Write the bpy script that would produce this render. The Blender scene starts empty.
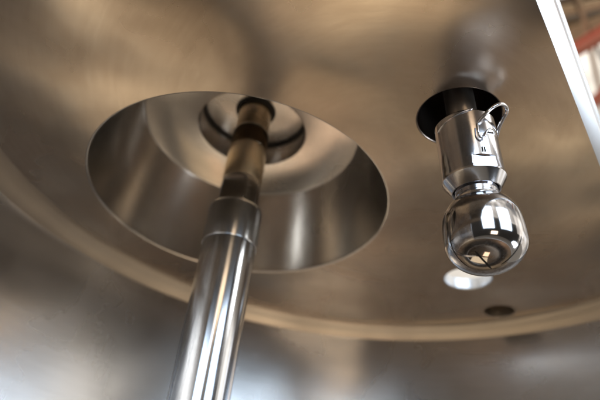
import bpy, bmesh, math, random
from mathutils import Vector, Matrix, noise
random.seed(7)
S = 0.5                      # one drawing unit is half a metre
PI = math.pi
C = bpy.context.scene.collection
sc = bpy.context.scene

# ------------------------------------------------------------------ helpers
WLOC = {}
def link(name, bm, mat, parent=None, loc=(0, 0, 0), sharp=35, xf=None):
    """one mesh object; bm in drawing units, origin at loc"""
    L = Vector(loc)
    if xf is not None:
        bm.transform(xf)
    for v in bm.verts:
        v.co = (v.co - L) * S
    bmesh.ops.recalc_face_normals(bm, faces=bm.faces[:])
    me = bpy.data.meshes.new(name)
    bm.to_mesh(me); bm.free()
    for p in me.polygons: p.use_smooth = True
    if sharp: me.set_sharp_from_angle(angle=math.radians(sharp))
    if mat: me.materials.append(mat)
    o = bpy.data.objects.new(name, me); C.objects.link(o)
    o.location = L * S
    if parent:
        o.parent = parent
        o.location = L * S - WLOC[parent.name]
    WLOC[o.name] = L * S
    return o

def thing(name, label, cat, loc=(0, 0, 0), group=None):
    o = bpy.data.objects.new(name, None); C.objects.link(o)
    o.location = Vector(loc) * S; o['label'] = label; o['category'] = cat
    o.empty_display_size = 0.05; WLOC[o.name] = o.location.copy()
    if group: o['group'] = group
    return o

def lathe(prof, n=128, a0=0.0, a1=2 * PI, cx=0.0, cy=0.0, closed=None, bm=None):
    bm = bm or bmesh.new()
    full = abs((a1 - a0) - 2 * PI) < 1e-6
    cnt = n if full else n + 1
    rings = []
    for r, z in prof:
        if r < 1e-7:
            rings.append([bm.verts.new((cx, cy, z))]); continue
        rings.append([bm.verts.new((cx + r * math.cos(a0 + (a1 - a0) * i / n), cy + r * math.sin(a0 + (a1 - a0) * i / n), z)) for i in range(cnt)])
    for A, B in zip(rings, rings[1:]):
        for i in range(n):
            j = (i + 1) % cnt
            if len(A) == 1 and len(B) == 1: continue
            if len(A) == 1: bm.faces.new((A[0], B[i], B[j]))
            elif len(B) == 1: bm.faces.new((A[i], B[0], A[j]))
            else: bm.faces.new((A[i], B[i], B[j], A[j]))
    return bm

def fillet(c, r, a0, a1, n=6):
    return [(c[0] + r * math.cos(math.radians(a0 + (a1 - a0) * i / n)), c[1] + r * math.sin(math.radians(a0 + (a1 - a0) * i / n))) for i in range(n + 1)]

def tube(pts, r, n=12, bm=None, sub=8, cyc=False):
    """smooth round wire through pts"""
    bm = bm or bmesh.new()
    P = [Vector(p) for p in pts]; Q = []
    for i in range(len(P) - 1):
        p0 = P[max(i - 1, 0)]; p1 = P[i]; p2 = P[i + 1]; p3 = P[min(i + 2, len(P) - 1)]
        for k in range(sub):
            t = k / sub
            Q.append(0.5 * ((2 * p1) + (p2 - p0) * t + (2 * p0 - 5 * p1 + 4 * p2 - p3) * t * t + (3 * p1 - p0 - 3 * p2 + p3) * t ** 3))
    Q.append(P[-1])
    up = None; rings = []
    for i, q in enumerate(Q):
        d = (Q[min(i + 1, len(Q) - 1)] - Q[max(i - 1, 0)]).normalized()
        if up is None: up = d.orthogonal().normalized()
        up = (up - d * up.dot(d)).normalized(); s = d.cross(up)
        rings.append([bm.verts.new(q + (up * math.cos(2 * PI * k / n) + s * math.sin(2 * PI * k / n)) * r) for k in range(n)])
    for A, B in zip(rings, rings[1:]):
        for k in range(n): bm.faces.new((A[k], A[(k + 1) % n], B[(k + 1) % n], B[k]))
    bm.faces.new(rings[0]); bm.faces.new(rings[-1])
    return bm

def box(x0, x1, y0, y1, z0, z1, bm=None, m=None, bev=0.0):
    b = bmesh.new()
    bmesh.ops.create_cube(b, size=1)
    for v in b.verts: v.co = Vector(((x0 + x1) / 2 + v.co.x * (x1 - x0), (y0 + y1) / 2 + v.co.y * (y1 - y0), (z0 + z1) / 2 + v.co.z * (z1 - z0)))
    if bev: bmesh.ops.bevel(b, geom=b.edges[:], offset=bev, segments=2, affect='EDGES')
    if m is not None: b.transform(m)
    if bm is None: return b
    me = bpy.data.meshes.new('t'); b.to_mesh(me); b.free(); bm.from_mesh(me); bpy.data.meshes.remove(me)
    return bm

# ------------------------------------------------------------------ materials
def steel(name, col, rough, rvar=0.08, grain=(1, 1, 1), gscale=60, gbump=0.02, wave=0.0, wscale=2.0, stain=0.0,
          stain_col=None, polar=None, aniso=0.0):
    """brushed or polished steel; polar=(x,y): the grain runs in circles round that axis; all in metres"""
    stain_col = stain_col or tuple(c * 0.6 for c in col)
    m = bpy.data.materials.new(name); m.use_nodes = True
    nt = m.node_tree; N = nt.nodes; L = nt.links
    b = N['Principled BSDF']; b.inputs['Metallic'].default_value = 1.0
    tc = N.new('ShaderNodeNewGeometry'); P = tc.outputs['Position']
    if polar is not None:
        sub = N.new('ShaderNodeVectorMath'); sub.operation = 'SUBTRACT'; L.new(P, sub.inputs[0]); sub.inputs[1].default_value = (polar[0] * S, polar[1] * S, 0)
        sx = N.new('ShaderNodeSeparateXYZ'); L.new(sub.outputs[0], sx.inputs[0])
        ln = N.new('ShaderNodeVectorMath'); ln.operation = 'LENGTH'
        cz = N.new('ShaderNodeCombineXYZ'); L.new(sx.outputs[0], cz.inputs[0]); L.new(sx.outputs[1], cz.inputs[1]); L.new(cz.outputs[0], ln.inputs[0])
        nm = N.new('ShaderNodeVectorMath'); nm.operation = 'NORMALIZE'; L.new(cz.outputs[0], nm.inputs[0])
        # coordinates: unit direction (slow round the circle) plus radius and height (fast)
        ad = N.new('ShaderNodeMath'); ad.operation = 'ADD'; L.new(ln.outputs['Value'], ad.inputs[0]); L.new(sx.outputs[2], ad.inputs[1])
        sp = N.new('ShaderNodeSeparateXYZ'); L.new(nm.outputs[0], sp.inputs[0])
        cc = N.new('ShaderNodeCombineXYZ')
        k1 = N.new('ShaderNodeMath'); k1.operation = 'MULTIPLY'; k1.inputs[1].default_value = 0.05; L.new(sp.outputs[0], k1.inputs[0])
        k2 = N.new('ShaderNodeMath'); k2.operation = 'MULTIPLY'; k2.inputs[1].default_value = 0.05; L.new(sp.outputs[1], k2.inputs[0])
        L.new(k1.outputs[0], cc.inputs[0]); L.new(k2.outputs[0], cc.inputs[1]); L.new(ad.outputs[0], cc.inputs[2])
        gv = cc.outputs[0]
        if aniso:
            cp = N.new('ShaderNodeVectorMath'); cp.operation = 'CROSS_PRODUCT'; L.new(nm.outputs[0], cp.inputs[0]); cp.inputs[1].default_value = (0, 0, 1)
            L.new(cp.outputs[0], b.inputs['Tangent']); b.inputs['Anisotropic'].default_value = aniso; b.inputs['Anisotropic Rotation'].default_value = 0.25
    else:
        mp = N.new('ShaderNodeMapping'); mp.inputs['Scale'].default_value = grain; L.new(P, mp.inputs['Vector']); gv = mp.outputs[0]
    g = N.new('ShaderNodeTexNoise'); g.inputs['Scale'].default_value = gscale * 5; g.inputs['Detail'].default_value = 3; g.inputs['Roughness'].default_value = 0.6
    L.new(gv, g.inputs['Vector'])
    # blotches
    n1 = N.new('ShaderNodeTexNoise'); n1.inputs['Scale'].default_value = 5.5; n1.inputs['Detail'].default_value = 3; n1.inputs['Roughness'].default_value = 0.5; n1.inputs['Distortion'].default_value = 0.6
    L.new(P, n1.inputs['Vector'])
    n2 = N.new('ShaderNodeTexNoise'); n2.inputs['Scale'].default_value = 34; n2.inputs['Detail'].default_value = 3; n2.inputs['Roughness'].default_value = 0.5
    L.new(P, n2.inputs['Vector'])
    mx = N.new('ShaderNodeMath'); mx.operation = 'MULTIPLY_ADD'; mx.inputs[1].default_value = 0.06; L.new(n2.outputs['Fac'], mx.inputs[0])
    mm = N.new('ShaderNodeMath'); mm.operation = 'MULTIPLY'; mm.inputs[1].default_value = 0.94; L.new(n1.outputs['Fac'], mm.inputs[0]); L.new(mm.outputs[0], mx.inputs[2])
    gg = N.new('ShaderNodeMath'); gg.operation = 'MULTIPLY_ADD'; gg.inputs[1].default_value = 0.05; L.new(g.outputs['Fac'], gg.inputs[0]); L.new(mx.outputs[0], gg.inputs[2])
    mr = N.new('ShaderNodeMapRange'); mr.inputs['From Min'].default_value = 0.25; mr.inputs['From Max'].default_value = 0.80
    mr.inputs['To Min'].default_value = max(rough - rvar, 0.01); mr.inputs['To Max'].default_value = rough + rvar
    mr.interpolation_type = 'SMOOTHSTEP'; L.new(gg.outputs[0], mr.inputs['Value']); L.new(mr.outputs[0], b.inputs['Roughness'])
    # colour with faint stains
    cr = N.new('ShaderNodeMix'); cr.data_type = 'RGBA'; cr.inputs['A'].default_value = (*col, 1); cr.inputs['B'].default_value = (*stain_col, 1)
    sr = N.new('ShaderNodeMapRange'); sr.inputs['From Min'].default_value = 0.30; sr.inputs['From Max'].default_value = 0.72; sr.inputs['To Max'].default_value = stain
    sr.interpolation_type = 'SMOOTHSTEP'; L.new(mx.outputs[0], sr.inputs['Value']); gm = N.new('ShaderNodeMath'); gm.operation = 'MULTIPLY_ADD'; gm.use_clamp = True; gm.inputs[1].default_value = 0.35 if polar is not None else 0.2; L.new(g.outputs['Fac'], gm.inputs[0])
    gs = N.new('ShaderNodeMath'); gs.operation = 'ADD'; gs.inputs[1].default_value = -0.10 if polar is not None else -0.1; L.new(sr.outputs[0], gs.inputs[0]); L.new(gs.outputs[0], gm.inputs[2])
    L.new(gm.outputs[0], cr.inputs['Factor']); L.new(cr.outputs['Result'], b.inputs['Base Color'])
    # bump: grain + slow unevenness of the sheet
    bp = N.new('ShaderNodeBump'); bp.inputs['Strength'].default_value = 1.0; bp.inputs['Distance'].default_value = gbump * 0.01
    L.new(g.outputs['Fac'], bp.inputs['Height']); last = bp
    if wave:
        nw = N.new('ShaderNodeTexNoise'); nw.inputs['Scale'].default_value = wscale; nw.inputs['Detail'].default_value = 1.5; nw.inputs['Roughness'].default_value = 0.4
        L.new(P, nw.inputs['Vector'])
        b2 = N.new('ShaderNodeBump'); b2.inputs['Strength'].default_value = 1.0; b2.inputs['Distance'].default_value = wave
        L.new(nw.outputs['Fac'], b2.inputs['Height']); L.new(b2.outputs[0], bp.inputs['Normal'])
    L.new(bp.outputs[0], b.inputs['Normal'])
    return m

def plain(name, col, rough=0.6, metal=0.0, var=0.25, scale=20):
    m = bpy.data.materials.new(name); m.use_nodes = True
    nt = m.node_tree; N = nt.nodes; L = nt.links; b = N['Principled BSDF']
    b.inputs['Roughness'].default_value = rough; b.inputs['Metallic'].default_value = metal
    t = N.new('ShaderNodeTexNoise'); t.inputs['Scale'].default_value = scale; t.inputs['Detail'].default_value = 5
    g = N.new('ShaderNodeNewGeometry'); L.new(g.outputs['Position'], t.inputs['Vector'])
    mx = N.new('ShaderNodeMix'); mx.data_type = 'RGBA'
    mx.inputs['A'].default_value = (*[c * (1 - var) for c in col], 1); mx.inputs['B'].default_value = (*[min(1, c * (1 + var)) for c in col], 1)
    L.new(t.outputs['Fac'], mx.inputs['Factor']); L.new(mx.outputs['Result'], b.inputs['Base Color'])
    return m

def glow(name, col, s):
    m = bpy.data.materials.new(name); m.use_nodes = True; N = m.node_tree.nodes; L = m.node_tree.links
    N.clear(); e = N.new('ShaderNodeEmission'); o = N.new('ShaderNodeOutputMaterial')
    e.inputs[0].default_value = (*col, 1); e.inputs[1].default_value = s; L.new(e.outputs[0], o.inputs[0]); return m

TC = (0.213, 1.178)                 # axis of the tank
BC = (-0.196, 1.485)                # axis of the agitator port
STEEL = (0.60, 0.55, 0.49)
M_lid = steel('lid_steel', (0.76, 0.68, 0.585), 0.24, 0.09, polar=TC, gscale=20, gbump=0.003, wave=0.018, wscale=3.6, stain=0.5, stain_col=(0.40, 0.29, 0.21), aniso=0.2)
M_rim = steel('rim_steel', (0.62, 0.55, 0.47), 0.42, 0.06, polar=TC, gscale=20, gbump=0.004, wave=0.004, wscale=5, aniso=0.3)
M_wall = steel('wall_steel', (0.88, 0.89, 0.91), 0.27, 0.05, polar=TC, gscale=20, gbump=0.005, wave=0.008, wscale=3.4, aniso=0.3)
M_rec = steel('recess_steel', (0.68, 0.64, 0.59), 0.24, 0.05, polar=BC, gscale=20, gbump=0.006, wave=0.0012, wscale=9, aniso=0.75)
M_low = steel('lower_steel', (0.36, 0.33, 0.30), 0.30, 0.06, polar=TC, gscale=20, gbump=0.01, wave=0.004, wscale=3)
M_port = steel('port_steel', (0.60, 0.55, 0.49), 0.30, 0.06, gbump=0.005)
M_shaft = steel('polished_shaft', (0.62, 0.64, 0.67), 0.11, 0.04, grain=(1, 1, 0.12), gscale=24, gbump=0.002)
M_bush = steel('bushing_steel', (0.86, 0.74, 0.57), 0.26, 0.05, polar=BC, gscale=40, gbump=0.008)
M_coup = steel('coupling_steel', (0.62, 0.64, 0.67), 0.20, 0.05, polar=BC, gscale=40, gbump=0.002, aniso=0.6)
M_ball = steel('polished_ball', (0.50, 0.50, 0.52), 0.10, 0.03, gscale=20, gbump=0.0)
M_sleeve = steel('sleeve_steel', (0.60, 0.61, 0.65), 0.13, 0.05, gscale=30, gbump=0.004, wave=0.0003, wscale=22)
M_lip = steel('lip_steel', (0.74, 0.79, 0.86), 0.33, 0.03, gbump=0.0)
M_dark = plain('black_rubber', (0.012, 0.011, 0.010), 0.5)
M_slot = plain('slot_dark', (0.01, 0.01, 0.01), 0.8)

# ------------------------------------------------------------------ the tank
tank = thing('steel_tank', 'large brushed stainless steel tank seen from inside, with a flat lid pierced by round ports', 'tank', (TC[0], TC[1], -1.6))
nrm = Vector((0.786, -0.6175)); nrm.normalize(); tng = Vector((0.6175, 0.786)); tng.normalize()
OFF = -0.0755                        # chord where the lid stops: p.nrm = OFF
RW = 1.225; KN = 0.044               # wall radius, knuckle radius
RP = 1.140
dc = OFF - (TC[0] * nrm.x + TC[1] * nrm.y)
HOLES = [(BC[0], BC[1], 0.472, 'a'), (0.368, 1.0, 0.1015, 'b'), (0.648, 1.812, 0.083, 'c'), (0.850, 2.050, 0.058, 'd')]
FR = {'a': 0.006, 'b': 0.004, 'c': 0.004, 'd': 0.004}

def lid_mesh():
    bm = bmesh.new()
    base = math.atan2(nrm.y, nrm.x); h = math.acos(dc / RP)
    # arc on the far side of the chord
    a0 = base + h; a1 = base + 2 * PI - h
    pts = [(TC[0] + RP * math.cos(a0 + (a1 - a0) * i / 150), TC[1] + RP * math.sin(a0 + (a1 - a0) * i / 150)) for i in range(151)]
    p0 = Vector(pts[-1]); p1 = Vector(pts[0])
    for i in range(1, 40): q = p0.lerp(p1, i / 40); pts.append((q.x, q.y))
    def loop(pp):
        vs = [bm.verts.new((x, y, 1.0)) for x, y in pp]
        for i in range(len(vs)): bm.edges.new((vs[i], vs[(i + 1) % len(vs)]))
    loop(pts)
    for x, y, r, k in HOLES:
        R = r + FR[k]; n = 160 if r > .3 else 72
        loop([(x + R * math.cos(2 * PI * i / n), y + R * math.sin(2 * PI * i / n)) for i in range(n)])
    bmesh.ops.triangle_fill(bm, use_beauty=True, use_dissolve=False, edges=bm.edges[:])
    return bm
lid = link('lid', lid_mesh(), M_lid, tank, (TC[0], TC[1], 1.0), sharp=0)
for p in lid.data.polygons: p.use_smooth = False

base = math.atan2(nrm.y, nrm.x)
hK = math.acos(dc / RP)
# knuckle that rolls the lid down into the wall, fixed side only
prof = [(RP + (RW - RP) * i / 16, 1.0 - KN * (i / 16) ** 2.4) for i in range(17)]
link('lid_knuckle', lathe(prof, 220, base + hK, base + 2 * PI - hK, TC[0], TC[1]), M_rim, tank, (TC[0], TC[1], 1.0), sharp=0)
# wall: full ring below, and only the fixed side above; the near side is the open hatch
ZH = -0.1
hW0 = math.radians(92); hW = math.radians(62)     # the opening reaches further round on the left
link('wall', lathe([(RW, 1 - KN), (RW, 0.6), (RW, ZH)], 220, base + hW, base + 2 * PI - hW0, TC[0], TC[1]), M_wall, tank, (TC[0], TC[1], 0), sharp=0)
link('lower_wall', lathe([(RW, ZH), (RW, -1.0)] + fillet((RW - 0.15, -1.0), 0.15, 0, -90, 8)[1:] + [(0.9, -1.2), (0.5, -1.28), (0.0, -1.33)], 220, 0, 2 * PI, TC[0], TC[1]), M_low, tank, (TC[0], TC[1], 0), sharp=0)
# rounded rim round the hatch opening
rim = bmesh.new()
a_, b_ = base - hW0, base + hW
rimpts = [(TC[0] + RW * math.cos(a_ + (b_ - a_) * i / 30), TC[1] + RW * math.sin(a_ + (b_ - a_) * i / 30), ZH) for i in range(31)]
tube(rimpts, 0.014, 12, rim, 2)
for a in (a_, b_):
    tube([(TC[0] + RW * math.cos(a), TC[1] + RW * math.sin(a), z) for z in (ZH, 0.3, 0.7, 1 - KN)], 0.014, 12, rim, 2)
link('hatch_rim', rim, M_lip, tank, (TC[0], TC[1], 0), sharp=0)

# lip along the straight edge of the lid: bends forward, up, and ends in a rolled bead
def lip_mesh():
    bm = bmesh.new()
    pr = [(OFF, 1.0), (OFF + 0.002, 1.0008), (OFF + 0.0250, 1.0095), (OFF + 0.0272, 1.0120), (OFF + 0.0285, 1.017), (OFF + 0.0290, 1.062), (OFF + 0.0305, 1.066), (OFF + 0.0335, 1.068), (OFF + 0.0355, 1.073), (OFF + 0.034, 1.079), (OFF + 0.028, 1.081), (OFF + 0.022, 1.076), (OFF + 0.02, 1.03), (OFF + 0.01, 1.02), (OFF, 1.012)]
    hl = math.sqrt(RP * RP - dc * dc); tm = TC[0] * tng.x + TC[1] * tng.y
    t0, t1 = tm - hl, tm + hl
    rows = []
    for k in range(61):
        t = t0 + (t1 - t0) * k / 60
        rows.append([bm.verts.new((nrm.x * o + tng.x * t, nrm.y * o + tng.y * t, z)) for o, z in pr])
    for A, B in zip(rows, rows[1:]):
        for i in range(len(pr)):
            j = (i + 1) % len(pr); bm.faces.new((A[i], A[j], B[j], B[i]))
    return bm
link('edge_lip', lip_mesh(), M_lip, lid, (TC[0], TC[1], 1.0), sharp=30)

# agitator port: deep cone, flat plate with a shallow round pocket
f = FR['a']
cone = [(0.472 + f, 1.0)] + fillet((0.472 + f, 1.0 + f), f, -90, -180, 6)[1:] + [(0.4725, 1.02), (0.378, 1.29)]
port = link('agitator_port', lathe(cone, 200, cx=BC[0], cy=BC[1]), M_rec, tank, (BC[0], BC[1], 1.0), sharp=0)
plate = [(0.378, 1.29)] + fillet((0.368, 1.290), 0.010, 0, 90, 4)[1:] + [(0.30, 1.300), (0.194, 1.300)] + [(0.188, 1.302), (0.186, 1.307), (0.187, 1.392)]
link('port_plate', lathe(plate, 180, cx=BC[0], cy=BC[1]), M_rec, port, (BC[0], BC[1], 1.3), sharp=40)
link('pocket_seal', lathe([(0.187, 1.385), (0.178, 1.388), (0.176, 1.399)], 128, cx=BC[0], cy=BC[1]), M_dark, port, (BC[0], BC[1], 1.4), sharp=40)
link('pocket_floor', lathe([(0.181, 1.397), (0.10, 1.398), (0.050, 1.398)], 128, cx=BC[0], cy=BC[1]), M_rec, port, (BC[0], BC[1], 1.4), sharp=40)
link('shaft_seal', lathe([(0.072, 1.3975), (0.071, 1.391), (0.066, 1.389), (0.0575, 1.391), (0.0575, 1.40)], 96, cx=BC[0], cy=BC[1]), M_dark, port, (BC[0], BC[1], 1.4), sharp=30)

def port_tube(name, k, top, cap, mat):
    x, y, r, kk = HOLES[k]; f = FR[kk]
    pr = [(r + f, 1.0)] + fillet((r + f, 1.0 + f), f, -90, -180, 5)[1:] + [(r, top)]
    if cap: pr += [(0.0, top)]
    else: pr += [(r + 0.012, top), (r + 0.012, 1.005)]
    o = link(name, lathe(pr, 96, cx=x, cy=y), mat, tank, (x, y, 1.0), sharp=40)
    return o
port_tube('spray_port', 1, 1.24, True, steel('shaded_port', (0.26, 0.22, 0.20), 0.32, 0.06))  # shade inside the closed port is put into this dark colour
port_tube('open_port', 2, 1.045, False, M_lip)
port_tube('small_port', 3, 1.08, True, steel('bright_port', (0.55, 0.49, 0.42), 0.42, 0.06))

# ------------------------------------------------------------------ agitator shaft
ag = thing('agitator_shaft', 'thick polished steel agitator shaft hanging from the centre of the large round recess', 'shaft', (BC[0], BC[1], -1.2))
def part(name, prof, mat, n=96, post=None, sharp=25):
    bm = lathe(prof, n)
    if post: post(bm)
    return link(name, bm, mat, ag, (BC[0], BC[1], sum(p[1] for p in prof) / len(prof)), sharp=sharp, xf=Matrix.Translation((BC[0], BC[1], 0)))
part('seal_collar', [(0.0, 1.4), (0.0575, 1.4), (0.0575, 1.292), (0.055, 1.290), (0, 1.290)], M_bush)
part('groove_ring', [(0, 1.290), (0.0565, 1.290), (0.0565, 1.280), (0, 1.280)], M_dark)
part('bushing', [(0, 1.280), (0.060, 1.280), (0.062, 1.278), (0.062, 1.212), (0.060, 1.209), (0, 1.209)], steel('dark_bushing', (0.38, 0.30, 0.22), 0.22, 0.06, polar=BC, gscale=40, gbump=0.006))
part('upper_shaft', [(0, 1.209), (0.062, 1.209), (0.0645, 1.206), (0.0645, 1.078), (0.0625, 1.070), (0, 1.070)], M_bush)
toC = Vector((0 - BC[0], 0 - BC[1])).normalized(); fa = math.atan2(toC.y, toC.x) - math.radians(24)
def flats(bm):
    for a in (fa, fa + PI):
        d = Vector((math.cos(a), math.sin(a), 0))
        for v in bm.verts:
            if 0.985 < v.co.z < 1.058:
                q = v.co.dot(d)
                if q > 0.050: v.co -= d * (q - 0.050)
zz = [1.070, 1.0585] + [1.0575 - i * 0.0072 for i in range(11)] + [0.984, 0.965]
part('wrench_flat', [(0, 1.070)] + [(0.0640, z) for z in zz] + [(0, 0.965)], steel('dark_flat', (0.5, 0.48, 0.46), 0.16, 0.05, gbump=0.004), n=160, post=flats, sharp=25)
part('coupling_sleeve', [(0, 0.965), (0.074, 0.965), (0.0805, 0.962), (0.0842, 0.955), (0.0850, 0.948), (0.0848, 0.832), (0.0843, 0.829), (0.0835, 0.827), (0, 0.827)], M_coup)
M_tube = steel('polished_tube', (0.70, 0.74, 0.80), 0.15, 0.03, polar=BC, gscale=24, gbump=0.0, aniso=0.8)
part('drive_tube', [(0, 0.826), (0.0810, 0.826), (0.0812, 0.80), (0.0812, 0.3), (0.0812, -0.4), (0.0812, -1.15), (0, -1.15)], M_tube)

# ------------------------------------------------------------------ spray ball
top = Vector((0.3705, 0.978, 0.955)); cen = Vector((0.4062, 1.013, 0.665))
ax = (top - cen).normalized(); Ls = (top - cen).length
sp = thing('spray_ball', 'shiny chrome spray ball on a sleeve with a wire clip, below the dark port', 'spray ball', cen)
zq = ax; xq = (-cen - zq * (-cen).dot(zq)).normalized(); yq = zq.cross(xq)     # local x points at the viewer's side
XF = Matrix.Translation(cen) @ Matrix((xq, yq, zq)).transposed().to_4x4()
def spart(name, bm, mat, parent=None, sharp=30):
    return link(name, bm, mat, parent or sp, cen, sharp=sharp, xf=XF)
# local z=0 ball centre, z=Ls sleeve top
hb = 0.138
SR = 0.0700
def sleeve_post(bm):
    a = math.radians(27); d = Vector((math.cos(a), math.sin(a), 0))
    for v in bm.verts:
        if hb + 0.003 < v.co.z < hb + 0.032 and math.hypot(v.co.x, v.co.y) > 0.058:
            q = v.co.dot(d)
            if q > 0.0650: v.co -= d * (q - 0.0650)
prof = [(0.03, Ls), (0.062, Ls), (0.067, Ls - 0.0015), (SR, Ls - 0.006), (SR, hb + 0.10)] + [(SR, hb + 0.10 - i * 0.008) for i in range(1, 8)] + [(SR, hb + 0.0325), (SR, hb + 0.0315)] + [(SR + 0.001 * (i / 8), hb + 0.0305 - i * 0.0038) for i in range(0, 8)] + [(SR + 0.0015, hb + 0.001), (SR, hb - 0.002), (0.0545, hb - 0.026), (0.0525, hb - 0.0265), (0.049, hb - 0.022), (0.049, hb + 0.03)]
sleeve = spart('sleeve', (lambda b: (sleeve_post(b), b)[1])(lathe(prof, 192)), M_sleeve, sharp=22)
pin = bmesh.new()
for k in (-1, 1):
    a = math.radians(27 + k * 2.2)
    d = Vector((math.cos(a), math.sin(a), 0))
    box(-0.0012, 0.0014, -0.0012, 0.0012, -0.006, 0.006, pin, Matrix.Translation(d * (SR) + Vector((0, 0, hb + 0.044))) @ Matrix.Rotation(a, 4, 'Z'))
spart('engraved_mark', pin, M_slot, sleeve)
# swivel neck
spart('swivel_neck', lathe([(0, hb + 0.03), (0.0475, hb + 0.03), (0.0475, 0.100), (0.0455, 0.0985), (0.0455, 0.0955), (0.0490, 0.094), (0.053, 0.092), (0.054, 0.088), (0.054, 0.074), (0, 0.074)], 128), M_sleeve, sharp=30)
# ball: shouldered drum above, round bottom
R = 0.0890
ZE = -0.012; BH = 0.070
bp = [(0.0, 0.083), (0.059, 0.083), (0.0635, 0.0815), (0.068, 0.077), (0.0755, 0.066), (0.081, 0.055), (0.0852, 0.041), (0.0872, 0.025), (0.0882, 0.010), (R - 0.0006, -0.003), (0.0882, -0.009), (0.0880, ZE)]
for i in range(1, 25):
    a = math.radians(90 * i / 24)
    bp.append((0.0880 * math.cos(a), ZE - BH * math.sin(a)))
bp[-1] = (0.0, bp[-1][1])
ball = spart('ball', lathe(bp, 160), M_ball, sharp=30)
# spray slits cut into the ball: short curves that follow its surface
def slit(pts, w):
    bm = bmesh.new(); rows = []; Rm = XF.to_3x3().inverted()
    P = [Rm @ Vector(q) for q in pts]; Q = []
    for i in range(len(P) - 1):
        for k in range(8): Q.append(P[i].lerp(P[i + 1], k / 8))
    Q.append(P[-1])
    on = []
    for q in Q:                       # pull each point onto the ball's own outline
        e_ = q - Vector((0, 0, ZE)); h_ = math.hypot(e_.x, e_.y)
        if e_.z < 0: k = 1 / math.sqrt((h_ / 0.0880) ** 2 + (e_.z / BH) ** 2)
        else: k = 0.0884 / h_
        c_ = Vector((e_.x * k, e_.y * k, ZE + e_.z * k))
        g_ = Vector((c_.x / 0.088 ** 2, c_.y / 0.088 ** 2, min(c_.z - ZE, 0) / BH ** 2)).normalized()
        on.append((c_, g_))
    for i, (c, n_) in enumerate(on):
        t = (on[min(i + 1, len(on) - 1)][0] - on[max(i - 1, 0)][0]).normalized(); sd = n_.cross(t)
        u = i / (len(on) - 1); ww = w * min(1, 0.25 + 6 * min(u, 1 - u))
        rows.append([bm.verts.new(c + n_ * 0.0003 + sd * ww), bm.verts.new(c + n_ * 0.0005), bm.verts.new(c + n_ * 0.0003 - sd * ww), bm.verts.new(c - n_ * 0.004)])
    for A_, B_ in zip(rows, rows[1:]):
        for k in range(4): bm.faces.new((A_[k], A_[(k + 1) % 4], B_[(k + 1) % 4], B_[k]))
    return bm
for pts, w_ in [([(-0.0408, -0.0448, -0.0645), (-0.0295, -0.039, -0.0737), (-0.0145, -0.0289, -0.0824), (0.0031, -0.0125, -0.0876)], 0.0021), ([(0.0488, -0.0675, -0.0299), (0.0422, -0.0555, -0.0545), (0.0311, -0.0417, -0.0716), (0.0188, -0.0278, -0.0819)], 0.0014), ([(-0.0836, -0.0257, -0.0133), (-0.0754, -0.0135, -0.0443), (-0.0592, -0.0041, -0.0657), (-0.041, 0.003, -0.0784)], 0.0011)]:
    spart('spray_slit', slit(pts, w_), M_slot, ball, sharp=60)
# supply pipe going up into the port
spart('supply_pipe', lathe([(0.0, Ls - 0.01), (0.036, Ls - 0.01), (0.036, Ls + 0.35), (0, Ls + 0.35)], 64), M_port)
# wire clip: band round the sleeve and the sprung loop
def onl(ang, r, z): a = math.radians(ang); return (r * math.cos(a), r * math.sin(a), z)
clip = bmesh.new()
rr = SR + 0.0012; wz = Ls - 0.022
tube([onl(a, rr, wz + 0.0003 * (a + 40)) for a in range(-60, 21, 10)], 0.0018, 10, clip, 3)
XI = XF.inverted()
loop_pts = [(0.3774, 0.9222, 0.9069), (0.3889, 0.8994, 0.9169), (0.4041, 0.8872, 0.931), (0.4243, 0.8878, 0.9475), (0.4436, 0.9006, 0.9554), (0.4499, 0.9154, 0.9516), (0.4462, 0.933, 0.9438), (0.4437, 0.9514, 0.9349), (0.4457, 0.9761, 0.9257)]
hook_pts = [(0.3735, 0.9063, 0.8947), (0.3739, 0.9063, 0.8737), (0.3804, 0.912, 0.862), (0.3897, 0.9122, 0.8652), (0.396, 0.91, 0.8806), (0.4068, 0.912, 0.8917), (0.4184, 0.9248, 0.8944), (0.4295, 0.9432, 0.8942)]
tube([XI @ Vector(p) for p in loop_pts], 0.0044, 14, clip, 8)
tube([XI @ Vector(p) for p in hook_pts], 0.0026, 12, clip, 8)
spart('wire_clip', clip, M_sleeve, sharp=0)

# ------------------------------------------------------------------ the hall beyond the open edge
def axis_box(P0, P1, w, h, bm=None):
    P0, P1 = Vector(P0), Vector(P1); d = (P1 - P0); L_ = d.length; d.normalize()
    up = Vector((0, 0, 1)); s = d.cross(up).normalized(); u = s.cross(d)
    m = Matrix.Translation((P0 + P1) / 2) @ Matrix((d, s, u)).transposed().to_4x4()
    return box(-L_ / 2, L_ / 2, -w / 2, w / 2, -h / 2, h / 2, bm, m, 0.01)
red = plain('red_paint', (0.72, 0.24, 0.16), 0.45, var=0.1)
tan = plain('tan_timber', (0.62, 0.48, 0.32), 0.6, var=0.3)
grey = plain('grey_conduit', (0.28, 0.27, 0.24), 0.5, var=0.2)
def beam(name, label, cat, P0, P1, w_, h_, mat, group):
    P0 = Vector(P0) / S; P1 = Vector(P1) / S; c = (P0 + P1) / 2
    d = (P1 - P0); Lh = d.length / 2; d.normalize(); s_ = d.cross(Vector((0, 0, 1))).normalized(); u = s_.cross(d)
    t = thing(name, label, cat, c, group)
    m = Matrix.Translation(c) @ Matrix((d, s_, u)).transposed().to_4x4()
    w_ /= S; h_ /= S
    for nme, z0, z1, ww in (('flange', -h_ / 2, -h_ / 2 + 0.02, w_), ('web', -h_ / 2 + 0.02, h_ / 2 - 0.02, w_ * 0.25), ('flange', h_ / 2 - 0.02, h_ / 2, w_)):
        link(nme, box(-Lh, Lh, -ww / 2, ww / 2, z0, z1, None, m), mat, t, c, sharp=30)
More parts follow.
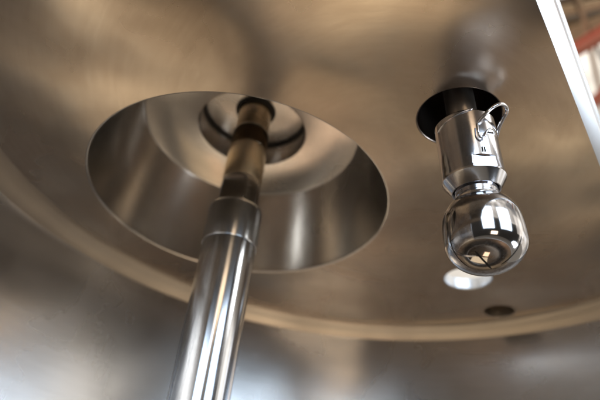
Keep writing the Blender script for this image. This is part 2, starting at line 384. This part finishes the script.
dkb = plain('dark_brown_paint', (0.16, 0.11, 0.07), 0.6, var=0.3)
beam('roof_beam', 'blurred red steel beam high up beyond the bright edge of the lid', 'beam', (0.54, 4.05, 3.15), (3.58, -0.26, 3.15), 0.07, 0.08, red, 'red roof beams')
beam('roof_beam', 'blurred red beam low at the right edge of the photo beyond the lid', 'beam', (1.68, 4.86, 3.10), (2.56, -0.36, 3.10), 0.05, 0.07, red, 'red roof beams')
beam('roof_joist', 'blurred dark joist in the extreme top right corner', 'joist', (-0.13, 3.22, 3.60), (4.66, 0.92, 3.60), 0.05, 0.06, dkb, 'joists and rails under the roof')
beam('roof_joist', 'blurred tan joist nearest the top right corner, beyond the lid', 'joist', (-0.24, 3.06, 3.40), (4.65, 1.00, 3.40), 0.05, 0.05, tan, 'joists and rails under the roof')
beam('roof_joist', 'blurred grey joist squeezed between the two tan joists', 'joist', (-0.20, 3.09, 3.50), (4.79, 1.26, 3.50), 0.05, 0.05, grey, 'joists and rails under the roof')
beam('roof_joist', 'blurred wide tan joist just above the red beam, beyond the lid', 'joist', (0.20, 3.82, 3.50), (4.32, 0.43, 3.50), 0.16, 0.1, tan, 'joists and rails under the roof')
beam('roof_rail', 'blurred thin dark rail crossing steeply in front of the joists', 'rail', (0.22, 0.63, 3.30), (3.85, 4.52, 3.30), 0.025, 0.03, dkb, 'joists and rails under the roof')
beam('roof_rail', 'blurred thin pale rail running steeply down the right side', 'rail', (0.70, 0.76, 3.30), (4.05, 5.59, 3.30), 0.03, 0.04, tan, 'joists and rails under the roof')

# ground
g = box(-40, 40, -40, 40, -3.02, -3.0)
fl = link('floor', g, plain('concrete', (0.30, 0.28, 0.25), 0.7, scale=6), None, (0, 0, -3), sharp=30); fl['kind'] = 'structure'

# unseen dark wall added behind the viewer for contrast in the reflections
for nme, a0_, a1_ in (('dark_backdrop', -150, -5),):
    hw = bmesh.new()
    lathe([(3.6, -2.99), (3.6, 1.9), (3.75, 1.9), (3.75, -2.99)], 24, math.radians(a0_), math.radians(a1_), bm=hw)
    hw.transform(Matrix.Scale(1 / S, 4))
    hwo = link(nme, hw, plain('backdrop_paint', (0.045, 0.042, 0.04), 0.7), None, (0, 0, -3), sharp=30); hwo['kind'] = 'structure'

# ------------------------------------------------------------------ light
w = bpy.data.worlds.new('World'); sc.world = w; w.use_nodes = True
N = w.node_tree.nodes; L = w.node_tree.links; bg = N['Background']
tc = N.new('ShaderNodeTexCoord')
n1 = N.new('ShaderNodeTexNoise'); n1.inputs['Scale'].default_value = 3.6; n1.inputs['Detail'].default_value = 6; n1.inputs['Distortion'].default_value = 0.4
L.new(tc.outputs['Generated'], n1.inputs['Vector'])
cr = N.new('ShaderNodeValToRGB'); e = cr.color_ramp
e.elements[0].position = 0.36; e.elements[0].color = (0.20, 0.19, 0.18, 1)
e.elements[1].position = 0.66; e.elements[1].color = (1.0, 0.97, 0.94, 1)
a = e.elements.new(0.48); a.color = (0.46, 0.42, 0.37, 1); a = e.elements.new(0.56); a.color = (0.75, 0.68, 0.58, 1)
L.new(n1.outputs['Fac'], cr.inputs[0]); L.new(cr.outputs[0], bg.inputs[0]); bg.inputs[1].default_value = 1.7

def area(name, loc, tgt, sx, sy, power, col):
    ld = bpy.data.lights.new(name, 'AREA'); ld.shape = 'RECTANGLE'; ld.size = sx; ld.size_y = sy; ld.energy = power; ld.color = col
    o = bpy.data.objects.new(name, ld); C.objects.link(o); o.location = loc
    o.rotation_euler = (Vector(tgt) - Vector(loc)).to_track_quat('-Z', 'Y').to_euler(); return o
def rad_area(name, loc, tgt, sx, sy, rad, col): return area(name, loc, tgt, sx, sy, rad * PI * sx * sy, col)
rad_area('tank_fill', (0.12, 0.86, -0.50), (0.05, 0.55, 0.5), 0.46, 0.34, 1.2, (1.0, 0.76, 0.48))  # added warm fill low in the tank, gilds the lid from below
rad_area('tank_fill', (0.22, 0.50, -0.52), (0.20, 0.50, 0.5), 0.20, 0.16, 3.0, (1.0, 0.62, 0.38))  # added fill under the ball for a warm glow on its underside
SH = Vector((-0.1, 0.74, 0.35))
def around(az, dist, z): a = math.radians(az); return (SH.x + dist * math.cos(a), SH.y + dist * math.sin(a), z)
COOL = (0.72, 0.86, 1.0)
rad_area('window_and_fill_light', around(-92, 2.3, 1.10), SH, 1.15, 1.2, 4.2, COOL)
rad_area('window_and_fill_light', around(-52, 2.4, 1.10), SH, 1.15, 1.2, 4.0, COOL)
rad_area('window_and_fill_light', around(-14, 2.6, 1.15), SH, 1.00, 1.1, 0.8, (1.0, 0.90, 0.78))
low = rad_area('window_and_fill_light', (0.95, 0.30, 0.20), (0.25, 0.40, 0.78), 0.24, 0.5, 3.6, (0.84, 0.92, 1.0)); low.data.spread = math.radians(50)  # added fill close to the lip, no window; whitens its face
rad_area('warm_fill', (0.30, -0.85, 0.02), (0.0, 0.7, 0.5), 0.40, 0.3, 6, (1.0, 0.80, 0.58))  # added fill behind the viewer, warms the lid and the ball's reflection
rad_area('warm_fill', (0.5, -0.7, 2.2), (0.1, 0.7, -0.5), 0.6, 0.6, 9, (1.0, 0.84, 0.62))  # added overhead fill, brightens the lower tank that the lid mirrors

# ------------------------------------------------------------------ camera
cd = bpy.data.cameras.new('camera'); cam = bpy.data.objects.new('camera', cd); C.objects.link(cam); sc.camera = cam
A = Matrix(((9.92822598e-01, -1.19596355e-01, 0), (-6.83294446e-02, -5.67233145e-01, -8.20717763e-01), (9.81548531e-02, 8.14827142e-01, -5.71333837e-01)))
cam.matrix_world = A.to_4x4()
cd.sensor_width = 36; cd.lens = 560 / 600 * 36; cd.clip_start = 0.01; cd.clip_end = 200
cd.dof.use_dof = True; cd.dof.focus_distance = 1.25 * S; cd.dof.aperture_fstop = 2.8; cd.dof.aperture_blades = 7
sc.view_settings.view_transform = 'Standard'; sc.view_settings.look = 'None'; sc.view_settings.exposure = 0; sc.view_settings.gamma = 1
